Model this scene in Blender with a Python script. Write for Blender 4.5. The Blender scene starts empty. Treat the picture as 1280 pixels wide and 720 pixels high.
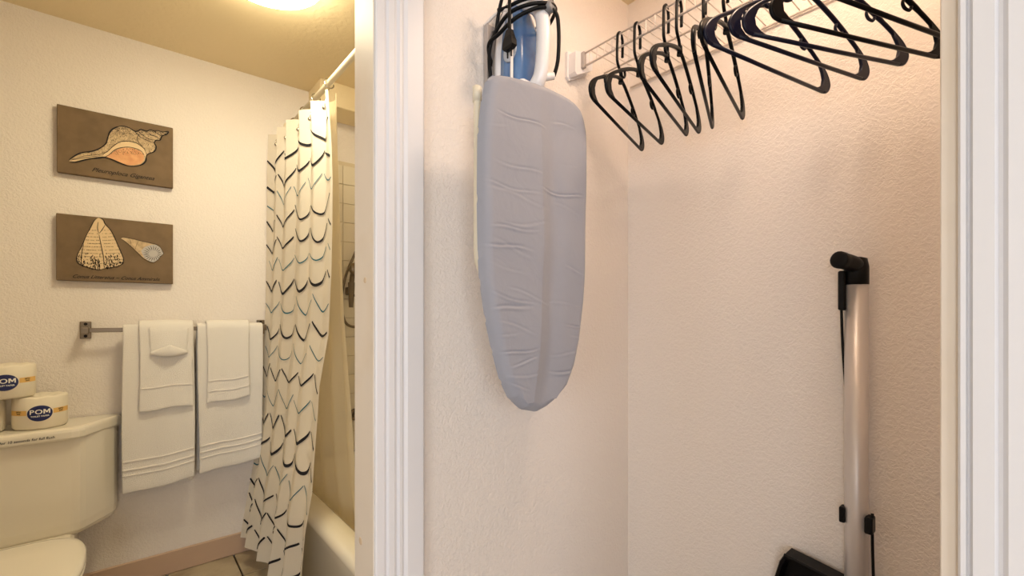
import bpy, bmesh, math, random
from mathutils import Vector, Matrix
random.seed(7)
S = bpy.context.scene
COL = S.collection
PI = math.pi

# ------------------------------------------------------------------ camera, world, light, exposure
CAM_Z = 1.19
cam_d = bpy.data.cameras.new('camera')
cam = bpy.data.objects.new('camera', cam_d)
COL.objects.link(cam)
cam.location = (0, 0, CAM_Z)
cam.rotation_euler = (math.radians(90), 0, math.radians(49.714 - 90))
cam_d.sensor_width = 36.0
cam_d.lens = 36.0 * 572.17 / 1280.0
cam_d.shift_y = 31.0 / 1280.0
cam_d.clip_start = 0.02
S.camera = cam

world = bpy.data.worlds.new('world')
S.world = world
world.use_nodes = True
bg = world.node_tree.nodes['Background']
bg.inputs[0].default_value = (0.75, 0.85, 1.0, 1)
bg.inputs[1].default_value = 0.6

def area_light(name, loc, rot, sx, sy, power, color):
    d = bpy.data.lights.new(name, 'AREA')
    d.shape = 'RECTANGLE'; d.size = sx; d.size_y = sy
    d.energy = power; d.color = color
    o = bpy.data.objects.new(name, d)
    o.location = loc; o.rotation_euler = rot
    COL.objects.link(o)
    return o
# daylight coming in through the unseen room's window and a second, added one (window_1 and window_added, behind the camera)
DAY_W = 54
DAY_W2 = 37
area_light('window_daylight', (-1.75, -3.08, 1.45), (math.radians(90), 0, 0), 1.9, 1.5, DAY_W, (0.86, 0.92, 1.0))
area_light('window_daylight', (-3.28, -1.35, 1.45), (0, math.radians(-90), 0), 1.5, 1.1, DAY_W2, (0.86, 0.92, 1.0))  # fill through the added window, lightens the left of the closet back wall
BATH_LAMP = 30.0
CLOSET_LAMP = 47.0

vs = S.view_settings
vs.view_transform = 'Standard'
vs.look = 'None'
vs.gamma = 1.0
vs.use_curve_mapping = False
vs.exposure = 0.35

# ------------------------------------------------------------------ materials
def srgb(r, g, b):
    f = lambda c: (c / 255 / 12.92) if c / 255 <= 0.04045 else ((c / 255 + 0.055) / 1.055) ** 2.4
    return (f(r), f(g), f(b), 1)

MATS = {}
def mat(name, col, rough=0.6, metal=0.0, bump=None, mottle=None, spec=0.5, coat=0, trans=0, emit=None, sheen=0):
    m = bpy.data.materials.new(name)
    m.use_nodes = True
    nt = m.node_tree
    b = nt.nodes['Principled BSDF']
    b.inputs['Base Color'].default_value = col
    b.inputs['Roughness'].default_value = rough
    b.inputs['Metallic'].default_value = metal
    b.inputs['Specular IOR Level'].default_value = spec
    b.inputs['Coat Weight'].default_value = coat
    b.inputs['Transmission Weight'].default_value = trans
    b.inputs['Sheen Weight'].default_value = sheen
    if emit:
        b.inputs['Emission Color'].default_value = emit[0]
        b.inputs['Emission Strength'].default_value = emit[1]
    tc = nt.nodes.new('ShaderNodeTexCoord')
    if bump:            # (scale, strength, distance, distortion, kind)
        sc, st, dist, distort, kind = bump
        if kind == 'weave':
            w1 = nt.nodes.new('ShaderNodeTexWave'); w1.bands_direction = 'X'; w1.inputs['Scale'].default_value = sc
            w2 = nt.nodes.new('ShaderNodeTexWave'); w2.bands_direction = 'Z'; w2.inputs['Scale'].default_value = sc
            for w in (w1, w2):
                w.inputs['Distortion'].default_value = distort
                nt.links.new(tc.outputs['Object'], w.inputs['Vector'])
            ad = nt.nodes.new('ShaderNodeMath'); ad.operation = 'ADD'
            nt.links.new(w1.outputs['Fac'], ad.inputs[0]); nt.links.new(w2.outputs['Fac'], ad.inputs[1])
            h = ad.outputs[0]
        else:
            n = nt.nodes.new('ShaderNodeTexNoise')
            n.inputs['Scale'].default_value = sc
            n.inputs['Detail'].default_value = 3
            n.inputs['Distortion'].default_value = distort
            nt.links.new(tc.outputs['Object'], n.inputs['Vector'])
            if kind == 'knock':
                r = nt.nodes.new('ShaderNodeValToRGB')
                r.color_ramp.elements[0].position = 0.42
                r.color_ramp.elements[1].position = 0.60
                nt.links.new(n.outputs['Fac'], r.inputs['Fac'])
                h = r.outputs['Color']
            else:
                h = n.outputs['Fac']
        bp = nt.nodes.new('ShaderNodeBump')
        bp.inputs['Strength'].default_value = st
        bp.inputs['Distance'].default_value = dist
        nt.links.new(h, bp.inputs['Height'])
        nt.links.new(bp.outputs['Normal'], b.inputs['Normal'])
    if mottle:          # (scale, other colour, low, high)
        sc, c2, lo, hi = mottle
        n = nt.nodes.new('ShaderNodeTexNoise')
        n.inputs['Scale'].default_value = sc
        n.inputs['Detail'].default_value = 5
        nt.links.new(tc.outputs['Object'], n.inputs['Vector'])
        r = nt.nodes.new('ShaderNodeValToRGB')
        r.color_ramp.elements[0].position = lo; r.color_ramp.elements[0].color = col
        r.color_ramp.elements[1].position = hi; r.color_ramp.elements[1].color = c2
        nt.links.new(n.outputs['Fac'], r.inputs['Fac'])
        nt.links.new(r.outputs['Color'], b.inputs['Base Color'])
    MATS[name] = m
    return m

mat('wall_paint', srgb(240, 231, 223), 0.75, bump=(100, 0.42, 0.0024, 0.9, 'knock'), spec=0.25)
mat('ceiling_paint', srgb(243, 225, 188), 0.8, bump=(45, 0.25, 0.002, 0.5, 'knock'), spec=0.2)
mat('trim_white', srgb(231, 230, 233), 0.42, bump=(30, 0.08, 0.001, 0.2, 'n'), spec=0.4)
mat('trim_jamb', srgb(232, 220, 205), 0.42, bump=(30, 0.08, 0.001, 0.2, 'n'), mottle=(5, srgb(224, 208, 188), 0.5, 0.75))
mat('patch_tan', srgb(214, 190, 160), 0.6)
mat('baseboard_tan', srgb(198, 168, 144), 0.55, bump=(20, 0.06, 0.001, 0.2, 'n'))
mat('carpet', srgb(150, 132, 112), 0.95, bump=(400, 0.6, 0.004, 0, 'n'))
mat('floor_tile', srgb(190, 175, 150), 0.4, mottle=(9, srgb(150, 132, 108), 0.42, 0.7), bump=(25, 0.15, 0.001, 0.3, 'n'))
mat('grout_dark', srgb(70, 58, 45), 0.9)
mat('shower_tile', srgb(236, 226, 205), 0.22, spec=0.5)
mat('shower_grout', srgb(222, 208, 180), 0.9)
mat('porcelain', srgb(238, 230, 214), 0.12, spec=0.5, coat=0.3)
mat('tub_enamel', srgb(240, 230, 208), 0.18, coat=0.3)
mat('canvas', srgb(124, 102, 76), 0.85, bump=(900, 0.4, 0.0006, 0, 'n'), mottle=(18, srgb(112, 92, 68), 0.4, 0.7))
mat('canvas_side', srgb(110, 90, 68), 0.85)
mat('ink_black', srgb(24, 20, 22), 0.8)
mat('ink_cream', srgb(214, 188, 148), 0.85, mottle=(70, srgb(176, 150, 116), 0.35, 0.7))
mat('ink_pale', srgb(228, 200, 158), 0.85)
mat('ink_orange', srgb(214, 152, 106), 0.85, mottle=(40, srgb(232, 178, 128), 0.35, 0.7))
mat('ink_grey', srgb(190, 184, 178), 0.85)
mat('towel_white', srgb(242, 236, 228), 0.95, bump=(420, 0.8, 0.004, 0, 'n'), spec=0.1, sheen=0.3)
mat('towel_band', srgb(240, 233, 224), 0.85, bump=(900, 0.4, 0.001, 0, 'n'), spec=0.15)
mat('bar_metal', srgb(140, 128, 112), 0.35, metal=1.0)
mat('chrome', srgb(190, 185, 175), 0.15, metal=1.0)
mat('bronze_dark', srgb(128, 116, 100), 0.3, metal=0.8)
mat('hole_dark', srgb(20, 17, 14), 0.9)
mat('roll_wrap', srgb(238, 228, 208), 0.6, bump=(60, 0.3, 0.002, 0.4, 'n'))
mat('logo_navy', srgb(24, 34, 92), 0.5)
mat('logo_white', srgb(245, 242, 235), 0.6)
mat('roll_gold', srgb(236, 190, 110), 0.6)
mat('rod_cream', srgb(238, 226, 200), 0.3)
mat('print_teal', srgb(38, 104, 122), 0.85)
mat('print_black', srgb(14, 14, 26), 0.85)
mat('pad_grey', srgb(157, 158, 168), 0.72, bump=(14, 0.3, 0.006, 1.2, 'n'), spec=0.2, sheen=0.2)
mat('tube_cream', srgb(228, 218, 196), 0.35)
mat('caddy_white', srgb(236, 230, 226), 0.4)
mat('caddy_grey', srgb(176, 166, 160), 0.5)
mat('iron_white', srgb(238, 234, 234), 0.3, coat=0.2)
mat('iron_blue', srgb(92, 130, 178), 0.22, coat=0.3, mottle=(14, srgb(70, 104, 150), 0.4, 0.7))
mat('iron_clear', srgb(196, 204, 216), 0.25, coat=0.3, mottle=(45, srgb(120, 136, 156), 0.45, 0.6))
mat('iron_steel', srgb(150, 150, 155), 0.3, metal=1.0)
mat('dial_grey', srgb(120, 120, 122), 0.45)
mat('cord_black', srgb(8, 8, 9), 0.5, spec=0.2)
mat('wire_white', srgb(222, 210, 200), 0.35)
mat('bracket_white', srgb(240, 236, 236), 0.4)
mat('hanger_black', srgb(6, 7, 12), 0.38, spec=0.14)
mat('hanger_navy', srgb(10, 13, 38), 0.34, spec=0.25)
mat('pole_silver', srgb(205, 199, 196), 0.40, metal=0.45)
mat('plastic_black', srgb(7, 6, 6), 0.45, spec=0.2)
mat('lamp_rim', srgb(235, 230, 220), 0.3)
mat('glass_clear', srgb(250, 250, 250), 0.02, trans=1.0)
mat('bath_lamp_glass', srgb(255, 244, 220), 0.4, emit=((1.0, 0.88, 0.60, 1), BATH_LAMP))
mat('closet_lamp_glass', srgb(255, 240, 220), 0.4, emit=((1.0, 0.75, 0.55, 1), CLOSET_LAMP))

def cloth_mat(name, col, transl, transp):
    m = bpy.data.materials.new(name); m.use_nodes = True
    nt = m.node_tree; nt.nodes.clear()
    out = nt.nodes.new('ShaderNodeOutputMaterial')
    d = nt.nodes.new('ShaderNodeBsdfDiffuse'); d.inputs[0].default_value = col
    t = nt.nodes.new('ShaderNodeBsdfTranslucent'); t.inputs[0].default_value = col
    mx = nt.nodes.new('ShaderNodeMixShader'); mx.inputs[0].default_value = transl
    nt.links.new(d.outputs[0], mx.inputs[1]); nt.links.new(t.outputs[0], mx.inputs[2])
    last = mx
    if transp > 0:
        tr = nt.nodes.new('ShaderNodeBsdfTransparent')
        m2 = nt.nodes.new('ShaderNodeMixShader'); m2.inputs[0].default_value = transp
        nt.links.new(mx.outputs[0], m2.inputs[1]); nt.links.new(tr.outputs[0], m2.inputs[2])
        last = m2
    nt.links.new(last.outputs[0], out.inputs[0])
    MATS[name] = m
cloth_mat('curtain_cloth', srgb(244, 236, 222), 0.3, 0)
cloth_mat('liner_cloth', srgb(236, 222, 190), 0.45, 0.22)

# ------------------------------------------------------------------ geometry helpers (all coordinates in metres, world frame)
WPOS = {}       # object -> world origin
def O(name, verts, faces, m, parent=None, base=None, smooth=False):
    """One mesh object from world-space vertices; origin at `base`, the parent's origin or the foot of its box."""
    if base is None:
        if parent is not None:
            base = WPOS[parent]
        else:
            xs = [v[0] for v in verts]; ys = [v[1] for v in verts]; zs = [v[2] for v in verts]
            base = Vector(((min(xs) + max(xs)) / 2, (min(ys) + max(ys)) / 2, min(zs)))
    base = Vector(base)
    me = bpy.data.meshes.new(name)
    me.from_pydata([tuple(Vector(v) - base) for v in verts], [], faces)
    bm = bmesh.new(); bm.from_mesh(me)
    bmesh.ops.recalc_face_normals(bm, faces=bm.faces)
    bm.to_mesh(me); bm.free()
    if smooth:
        for p in me.polygons: p.use_smooth = True
    me.materials.append(MATS[m])
    o = bpy.data.objects.new(name, me)
    COL.objects.link(o)
    if parent is not None:
        o.parent = parent
        o.location = base - WPOS[parent]
    else:
        o.location = base
    WPOS[o] = base
    return o

def tag(o, label, cat, group=None):
    o['label'] = label; o['category'] = cat
    if group: o['group'] = group
    return o
def struct(o, label=None):
    o['kind'] = 'structure'
    if label: o['label'] = label
    return o
def thing(name, loc, label, cat, group=None):
    e = bpy.data.objects.new(name, None); COL.objects.link(e)
    e.empty_display_size = 0.05
    e.location = loc; WPOS[e] = Vector(loc)
    return tag(e, label, cat, group)

def merge(*gs):
    V, F = [], []
    for v, f in gs:
        n = len(V); V += list(v); F += [tuple(i + n for i in q) for q in f]
    return V, F
def box(lo, hi, bev=0.0, seg=2):
    bm = bmesh.new()
    bmesh.ops.create_cube(bm, size=1)
    for v in bm.verts:
        v.co = Vector([lo[i] + (v.co[i] + 0.5) * (hi[i] - lo[i]) for i in range(3)])
    if bev > 0:
        bmesh.ops.bevel(bm, geom=bm.edges[:], offset=bev, segments=seg, affect='EDGES', profile=0.5)
    return grab(bm)
def grab(bm):
    bm.verts.index_update()
    r = [v.co.copy() for v in bm.verts], [tuple(v.index for v in f.verts) for f in bm.faces]
    bm.free(); return r
def prism(pts, axis, a, b):
    """Extrude a 2D polygon along an axis: 'z': pts=(x,y); 'y': (x,z); 'x': (y,z)."""
    mk = {'z': lambda p, t: (p[0], p[1], t), 'y': lambda p, t: (p[0], t, p[1]), 'x': lambda p, t: (t, p[0], p[1])}[axis]
    n = len(pts)
    V = [mk(p, a) for p in pts] + [mk(p, b) for p in pts]
    F = [tuple(range(n)), tuple(range(2 * n - 1, n - 1, -1))] + [(i, (i + 1) % n, n + (i + 1) % n, n + i) for i in range(n)]
    return V, F
def loft(rings, close_a=True, close_b=True):
    n = len(rings[0]); V = [p for r in rings for p in r]; F = []
    for k in range(len(rings) - 1):
        for i in range(n):
            j = (i + 1) % n
            F.append((k * n + i, k * n + j, (k + 1) * n + j, (k + 1) * n + i))
    if close_a: F.append(tuple(range(n - 1, -1, -1)))
    if close_b: F.append(tuple(range((len(rings) - 1) * n, len(rings) * n)))
    return V, F
def smooth_path(pts, n=8, closed=False):
    pts = [Vector(p) for p in pts]; out = []
    N = len(pts); rng = N if closed else N - 1
    for i in range(rng):
        if closed: p0, p1, p2, p3 = pts[(i - 1) % N], pts[i], pts[(i + 1) % N], pts[(i + 2) % N]
        else: p0, p1, p2, p3 = pts[max(i - 1, 0)], pts[i], pts[i + 1], pts[min(i + 2, N - 1)]
        for k in range(n):
            t = k / n
            out.append(0.5 * ((2 * p1) + (p2 - p0) * t + (2 * p0 - 5 * p1 + 4 * p2 - p3) * t * t + (3 * p1 - p0 - 3 * p2 + p3) * t ** 3))
    if not closed: out.append(pts[-1])
    return out
def tube(pts, r, seg=8, closed=False, flat=None):
    """Sweep a circle along a polyline; r is a number or a list; flat=(axis vector, factor) squeezes the section."""
    pts = [Vector(p) for p in pts]; N = len(pts); rings = []
    rr = r if isinstance(r, (list, tuple)) else [r] * N
    up = None
    for i in range(N):
        a = pts[(i - 1) % N] if (closed or i > 0) else pts[i]
        b = pts[(i + 1) % N] if (closed or i < N - 1) else pts[i]
        t = (b - a).normalized()
        if up is None:
            up = t.orthogonal().normalized()
        up = (up - t * up.dot(t)).normalized()
        s = t.cross(up)
        ring = []
        for k in range(seg):
            an = 2 * PI * k / seg
            off = (up * math.cos(an) + s * math.sin(an)) * rr[i]
            if flat:
                ax = Vector(flat[0]); off = off - ax * off.dot(ax) * (1 - flat[1])
            ring.append(pts[i] + off)
        rings.append(ring)
    if closed:
        V, F = loft(rings, False, False)
        n = seg; k = N - 1
        # join the ends with the closest match
        best = min(range(n), key=lambda sft: (rings[-1][0] - rings[0][sft]).length)
        for i in range(n):
            F.append((k * n + i, k * n + (i + 1) % n, (i + 1 + best) % n, (i + best) % n))
        return V, F
    return loft(rings)
def lathe(profile, origin, axis='z', seg=24):
    """profile: list of (radius, height along the axis)."""
    o = Vector(origin)
    ax = {'x': (Vector((1, 0, 0)), Vector((0, 1, 0)), Vector((0, 0, 1))), 'y': (Vector((0, 1, 0)), Vector((1, 0, 0)), Vector((0, 0, 1))),
          'z': (Vector((0, 0, 1)), Vector((1, 0, 0)), Vector((0, 1, 0)))}[axis]
    rings = [[o + ax[0] * h + (ax[1] * math.cos(2 * PI * k / seg) + ax[2] * math.sin(2 * PI * k / seg)) * max(r, 1e-4) for k in range(seg)] for r, h in profile]
    return loft(rings)
def grid(fn, nu, nv):
    V = [fn(i / nu, j / nv) for j in range(nv + 1) for i in range(nu + 1)]
    F = [(j * (nu + 1) + i, j * (nu + 1) + i + 1, (j + 1) * (nu + 1) + i + 1, (j + 1) * (nu + 1) + i) for j in range(nv) for i in range(nu)]
    return V, F
def lerp(a, b, t): return a + (b - a) * t
def interp(tab, x):
    if x <= tab[0][0]: return tab[0][1]
    for (x0, y0), (x1, y1) in zip(tab, tab[1:]):
        if x <= x1: return y0 + (y1 - y0) * (x - x0) / (x1 - x0)
    return tab[-1][1]
def solidify(o, th, off=0):
    md = o.modifiers.new('thickness', 'SOLIDIFY'); md.thickness = th; md.offset = off
def text_geo(txt, size, shear=0.0, bold=0.0, spacing=1.0):
    """Flat lettering as (vertices, faces) in its own xy plane, centred on x."""
    c = bpy.data.curves.new('t', 'FONT'); c.body = txt; c.size = size; c.shear = shear; c.offset = bold
    c.align_x = 'CENTER'; c.space_character = spacing; c.resolution_u = 3
    o = bpy.data.objects.new('t', c); COL.objects.link(o)
    bpy.context.view_layer.update()
    me = bpy.data.meshes.new_from_object(o.evaluated_get(bpy.context.evaluated_depsgraph_get()))
    V = [v.co.copy() for v in me.vertices]; F = [tuple(p.vertices) for p in me.polygons]
    bpy.data.objects.remove(o); bpy.data.curves.remove(c); bpy.data.meshes.remove(me)
    return V, F
def ribbon2d(pts, w, taper=True):
    """Flat stroke in 2D as (vertices2d, faces)."""
    n = len(pts); V = []; F = []
    for i, p in enumerate(pts):
        a = pts[max(i - 1, 0)]; b = pts[min(i + 1, n - 1)]
        dx, dy = b[0] - a[0], b[1] - a[1]; L = math.hypot(dx, dy) or 1
        ww = w * (0.25 + 0.75 * math.sin(PI * i / (n - 1)) ** 0.6 if taper else 1) / 2
        V += [(p[0] - dy / L * ww, p[1] + dx / L * ww), (p[0] + dy / L * ww, p[1] - dx / L * ww)]
    for i in range(n - 1): F.append((2 * i, 2 * i + 1, 2 * i + 3, 2 * i + 2))
    return V, F

# ------------------------------------------------------------------ the setting
PA = 0.98      # face of the wall with the bathroom door and the ironing board
PB = 1.08      # its bathroom side
PT = 2.61      # bathroom wall with the towels
QX = 1.374     # closet back wall
BX = 1.32      # bathroom wall behind the tub
CB, CC = 2.39, 2.29
DL, DR = -0.335, 0.425    # bathroom door opening

struct(O('floor', *box((-3.2, -3.0, -0.06), (QX, PB, 0.0)), 'carpet'))
bf = struct(O('floor_bathroom', *box((-0.95, PB, -0.08), (BX, PT, -0.012)), 'grout_dark'))
# bathroom floor tiles, one object each
TS = 0.262
tile_me = None
ti = 0
for iy in range(6):
    for ix in range(6):
        x0 = 0.415 - 4 * TS + ix * TS; y0 = 2.375 - 4 * TS + iy * TS + 0.0
        x1, y1 = x0 + TS - 0.007, y0 + TS - 0.007
        lo = (max(x0, -0.94), max(y0, PB + 0.002), -0.012); hi = (min(x1, 0.55), min(y1, PT - 0.002), 0.0)
        if hi[0] - lo[0] < 0.02 or hi[1] - lo[1] < 0.02: continue
        O('floor_tile', *box(lo, hi, 0.002, 1), 'floor_tile', bf)

struct(O('wall_bathroom_back', *box((-0.95, PT, -0.1), (BX + 0.1, PT + 0.1, CB)), 'wall_paint'))
struct(O('wall_bathroom_left', *box((-1.05, PB, -0.1), (-0.95, PT + 0.1, CB)), 'wall_paint'))
struct(O('wall_bathroom_right', *box((BX, PB, -0.1), (BX + 0.1, PT, CB)), 'wall_paint'))
struct(O('wall_bathroom_door', *merge(box((-3.2, PA, 0), (DL, PB, CB)), box((DL, PA, 2.05), (DR, PB, CB)), box((DR, PA, 0), (QX + 0.1, PB, CB))), 'wall_paint'))
struct(O('ceiling_bathroom', *box((-1.05, PA + 0.05, CB), (BX + 0.1, PT + 0.1, CB + 0.08)), 'ceiling_paint'))
struct(O('trim_soffit', *box((0.764, 2.41, 2.265), (BX, PT, CB), 0.004, 1), 'ceiling_paint'))
struct(O('wall_closet_back', *box((QX, -0.7, 0), (QX + 0.1, PA, CB)), 'wall_paint'))
struct(O('wall_closet_right', *box((0.725, -0.7, 0), (QX, -0.6, CB)), 'wall_paint'))
struct(O('wall_closet_front', *merge(box((0.615, -3.0, 0), (0.725, 0.058, CB)), box((0.615, 0.058, 2.10), (0.725, PA, CB))), 'wall_paint'))
struct(O('ceiling_closet', *box((0.725, -0.7, CC), (QX, PA, CC + 0.08)), 'ceiling_paint'))
struct(O('ceiling', *box((-3.2, -3.0, CB), (0.615, PA + 0.05, CB + 0.08)), 'ceiling_paint'))
struct(O('wall_room_left', *merge(box((-3.3, -3.1, 0), (-3.2, -1.95, CB)), box((-3.3, -0.75, 0), (-3.2, PB, CB)),
       box((-3.3, -1.95, 0), (-3.2, -0.75, 0.65)), box((-3.3, -1.95, 2.25), (-3.2, -0.75, CB))), 'wall_paint'))
struct(O('window_added', *merge(box((-3.26, -1.95, 0.65), (-3.2, -1.90, 2.25)), box((-3.26, -0.80, 0.65), (-3.2, -0.75, 2.25)), box((-3.26, -1.90, 1.43), (-3.2, -0.80, 1.47)),
       box((-3.26, -1.90, 0.65), (-3.2, -0.80, 0.70)), box((-3.26, -1.90, 2.20), (-3.2, -0.80, 2.25))), 'trim_white'))  # unseen window added to let more neutral light onto the closet back wall
struct(O('wall_room_back', *merge(box((-3.3, -3.1, 0), (-2.75, -3.0, CB)), box((-0.75, -3.1, 0), (0.725, -3.0, CB)),
       box((-2.75, -3.1, 0), (-0.75, -3.0, 0.65)), box((-2.75, -3.1, 2.25), (-0.75, -3.0, CB))), 'wall_paint'))
struct(O('window_1', *merge(box((-2.75, -3.06, 0.65), (-2.70, -3.0, 2.25)), box((-0.80, -3.06, 0.65), (-0.75, -3.0, 2.25)), box((-1.775, -3.06, 0.70), (-1.725, -3.0, 2.20)),
       box((-2.70, -3.06, 0.65), (-0.80, -3.0, 0.70)), box((-2.70, -3.06, 2.20), (-0.80, -3.0, 2.25))), 'trim_white'))

# tiled tub surround: one object for each tile
TT = 0.108
def surround(name, lo, hi, horizontal):
    s = struct(O(name, *box(lo, hi), 'shower_grout'))
    n_h = int(round(((hi[0] - lo[0]) if horizontal == 'x' else (hi[1] - lo[1])) / TT)); n_v = int((hi[2] - lo[2]) / TT)
    if horizontal == 'x': tv, tf = box((0.0015, -0.006, 0.0015), (TT - 0.0015, 0.0, TT - 0.0015), 0.0012, 1)
    else: tv, tf = box((-0.006, 0.0015, 0.0015), (0.0, TT - 0.0015, TT - 0.0015), 0.0012, 1)
    me = bpy.data.meshes.new('wall_tile'); me.from_pydata([tuple(v) for v in tv], [], tf); me.materials.append(MATS['shower_tile'])
    for i in range(n_h):
        for j in range(n_v):
            t = bpy.data.objects.new('wall_tile', me); COL.objects.link(t); t.parent = s
            w = Vector((lo[0] + i * TT, lo[1], lo[2] + j * TT)) if horizontal == 'x' else Vector((lo[0], lo[1] + i * TT, lo[2] + j * TT))
            t.location = w - WPOS[s]
surround('wall_shower_end', (0.62, PT - 0.012, 0.405), (0.62 + 6 * TT, PT, 0.405 + 15.2 * TT), 'x')
surround('wall_shower_side', (BX - 0.012, PT - 0.02 - 13 * TT, 0.405), (BX, PT - 0.02, 0.405 + 15.2 * TT), 'y')

struct(O('baseboard_bathroom', *box((-0.95, PT - 0.012, 0), (0.556, PT, 0.102), 0.004, 1), 'baseboard_tan'))

# door casing: moulded profile (offset across the face, how far it stands proud)
PROF = [(0, 0), (0, 0.010), (0.003, 0.013), (0.020, 0.014), (0.023, 0.010), (0.026, 0.010), (0.030, 0.016), (0.043, 0.017), (0.047, 0.012),
        (0.051, 0.012), (0.055, 0.018), (0.062, 0.018), (0.066, 0.014), (0.069, 0.016), (0.074, 0.020), (0.113, 0.021), (0.118, 0.018), (0.118, 0)]
pts = [(DR + a, PA - h) for a, h in PROF]
struct(O('trim_1', *prism(pts, 'z', 0, 2.15), 'trim_white'), 'white moulded door casing beside the bathroom doorway')
pts = [(DL - a, PA - h) for a, h in PROF]
struct(O('trim_2', *prism(pts, 'z', 0, 2.15), 'trim_white'))
# door jamb (right side of the bathroom doorway) with its repaired latch spots
j = struct(O('trim_3', *merge(box((DR - 0.002, PA - 0.003, 0), (DR + 0.02, PB + 0.003, 2.05)), box((DL - 0.02, PA - 0.003, 0), (DL + 0.002, PB + 0.003, 2.05))), 'trim_jamb'))
for py, pz, pr in ((1.022, 1.265, 0.007), (1.048, 0.655, 0.009)):
    O('latch_patch', *lathe([(pr, 0.0), (pr * 0.9, -0.0008), (pr * 0.3, -0.001)], (DR - 0.002, py, pz), 'x', 14), 'patch_tan', j)
# closet casing near the camera on the right, and the jamb edge behind it
PROF2 = [(0, 0), (0, 0.010), (0.002, 0.013), (0.0055, 0.013), (0.0065, 0.009), (0.008, 0.009), (0.0105, 0.015), (0.0245, 0.016), (0.027, 0.0115), (0.0295, 0.0115),
         (0.033, 0.017), (0.085, 0.018), (0.09, 0.015), (0.09, 0)]
pts = [(0.616 - h, 0.058 - a) for a, h in PROF2]
struct(O('trim_4', *prism(pts, 'z', 0, 2.15), 'trim_white'), 'white moulded casing at the right edge of the closet opening')
struct(O('trim_5', *box((0.612, 0.040, 0), (0.728, 0.0712, 2.10), 0.001, 1), 'trim_jamb'))

# ------------------------------------------------------------------ ceiling lamps
def dome_lamp(name, c, zc, r, depth, m, label):
    t = thing(name, (c[0], c[1], zc), label, 'lamp')
    O('rim', *lathe([(r * 0.9, -0.002), (r + 0.003, -0.002), (r + 0.004, -0.010), (r + 0.001, -0.018), (r * 0.9, -0.022)], (c[0], c[1], zc), 'z', 40), 'lamp_rim', t, smooth=True)
    prof = [(r * math.cos(a), -0.02 - depth * math.sin(a)) for a in [k * PI / 2 / 8 for k in range(9)]]
    O('shade', *lathe(prof, (c[0], c[1], zc), 'z', 40), m, t, smooth=True)
    return t
dome_lamp('ceiling_lamp', (0.375, 1.755), CB, 0.185, 0.055, 'bath_lamp_glass', 'glowing white dome lamp on the bathroom ceiling')
dome_lamp('ceiling_lamp', (0.93, 0.27), CC, 0.10, 0.05, 'closet_lamp_glass', 'small dome lamp on the closet ceiling above the hangers')

# ------------------------------------------------------------------ toilet
t = thing('toilet', (-0.27, 2.3, 0), 'white porcelain toilet with closed lid below the shell pictures', 'toilet')
def tankplan(g, fr):
    right = [(-0.150, 2.405 - fr), (-0.128, 2.408 - fr), (-0.112, 2.424 - fr), (-0.060, 2.50 - g * 0.4), (-0.032 + g * 0.5, 2.545), (-0.022 + g, 2.57), (-0.022 + g, 2.603)]
    left = [(-0.54 - x, y) for x, y in reversed(right)]
    return left + right
def zring(plan, z): return [(x, y, z) for x, y in plan]
def inset(plan, k):
    cx, cy = -0.27, 2.5
    return [(cx + (x - cx) * (1 - k / 0.25), y if y > 2.59 else cy + (y - cy) * (1 - k / 0.1)) for x, y in plan]
tp = tankplan(0, 0); lp = tankplan(0.014, 0.022)
O('tank', *loft([zring(inset(tp, 0.012), 0.345), zring(inset(tp, 0.003), 0.36), zring(tp, 0.39), zring(tp, 0.715)]), 'porcelain', t)
tl = O('tank_lid', *loft([zring(inset(lp, 0.004), 0.7135), zring(lp, 0.720), zring(lp, 0.742), zring(inset(lp, 0.002), 0.750), zring(inset(lp, 0.007), 0.755), zring(inset(lp, 0.016), 0.757)]), 'porcelain', t)
tv, tf = text_geo('push lever for 10 seconds for full flush', 0.0125, 0.15, 0.0002)
O('lettering', [(-0.292 + v.x * 1.0, 2.3815, 0.727 + v.y) for v in tv], tf, 'ink_black', tl)
def seatplan(k, cy=1.96):
    out = []
    for i in range(40):
        a = 2 * PI * i / 40
        ca, sa = math.cos(a), math.sin(a)
        rx = 0.178 * k
        ry = (0.245 if sa > 0 else 0.30) * k
        e = 0.62 if sa > 0 else 0.95
        out.append((-0.27 + rx * math.copysign(abs(ca) ** e, ca), cy + ry * math.copysign(abs(sa) ** e, sa)))
    return out
O('bowl', *loft([zring(seatplan(0.62, 2.02), 0.002), zring(seatplan(0.60, 2.02), 0.12), zring(seatplan(0.66, 2.0), 0.22), zring(seatplan(0.90), 0.33), zring(seatplan(0.98), 0.375), zring(seatplan(0.97), 0.385)]), 'porcelain', t, smooth=True)
O('seat', *loft([zring(seatplan(0.98), 0.386), zring(seatplan(1.0), 0.390), zring(seatplan(1.0), 0.400), zring(seatplan(0.98), 0.404)]), 'porcelain', t, smooth=True)
O('seat_lid', *loft([zring(seatplan(0.99), 0.4045), zring(seatplan(1.0), 0.409), zring(seatplan(1.0), 0.416), zring(seatplan(0.975), 0.423), zring(seatplan(0.90), 0.426), zring(seatplan(0.5), 0.427)]), 'porcelain', t, smooth=True)
O('tank_mount', *box((-0.40, 2.17, 0.10), (-0.14, 2.58, 0.352), 0.03, 3), 'porcelain', t, smooth=False)

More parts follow.
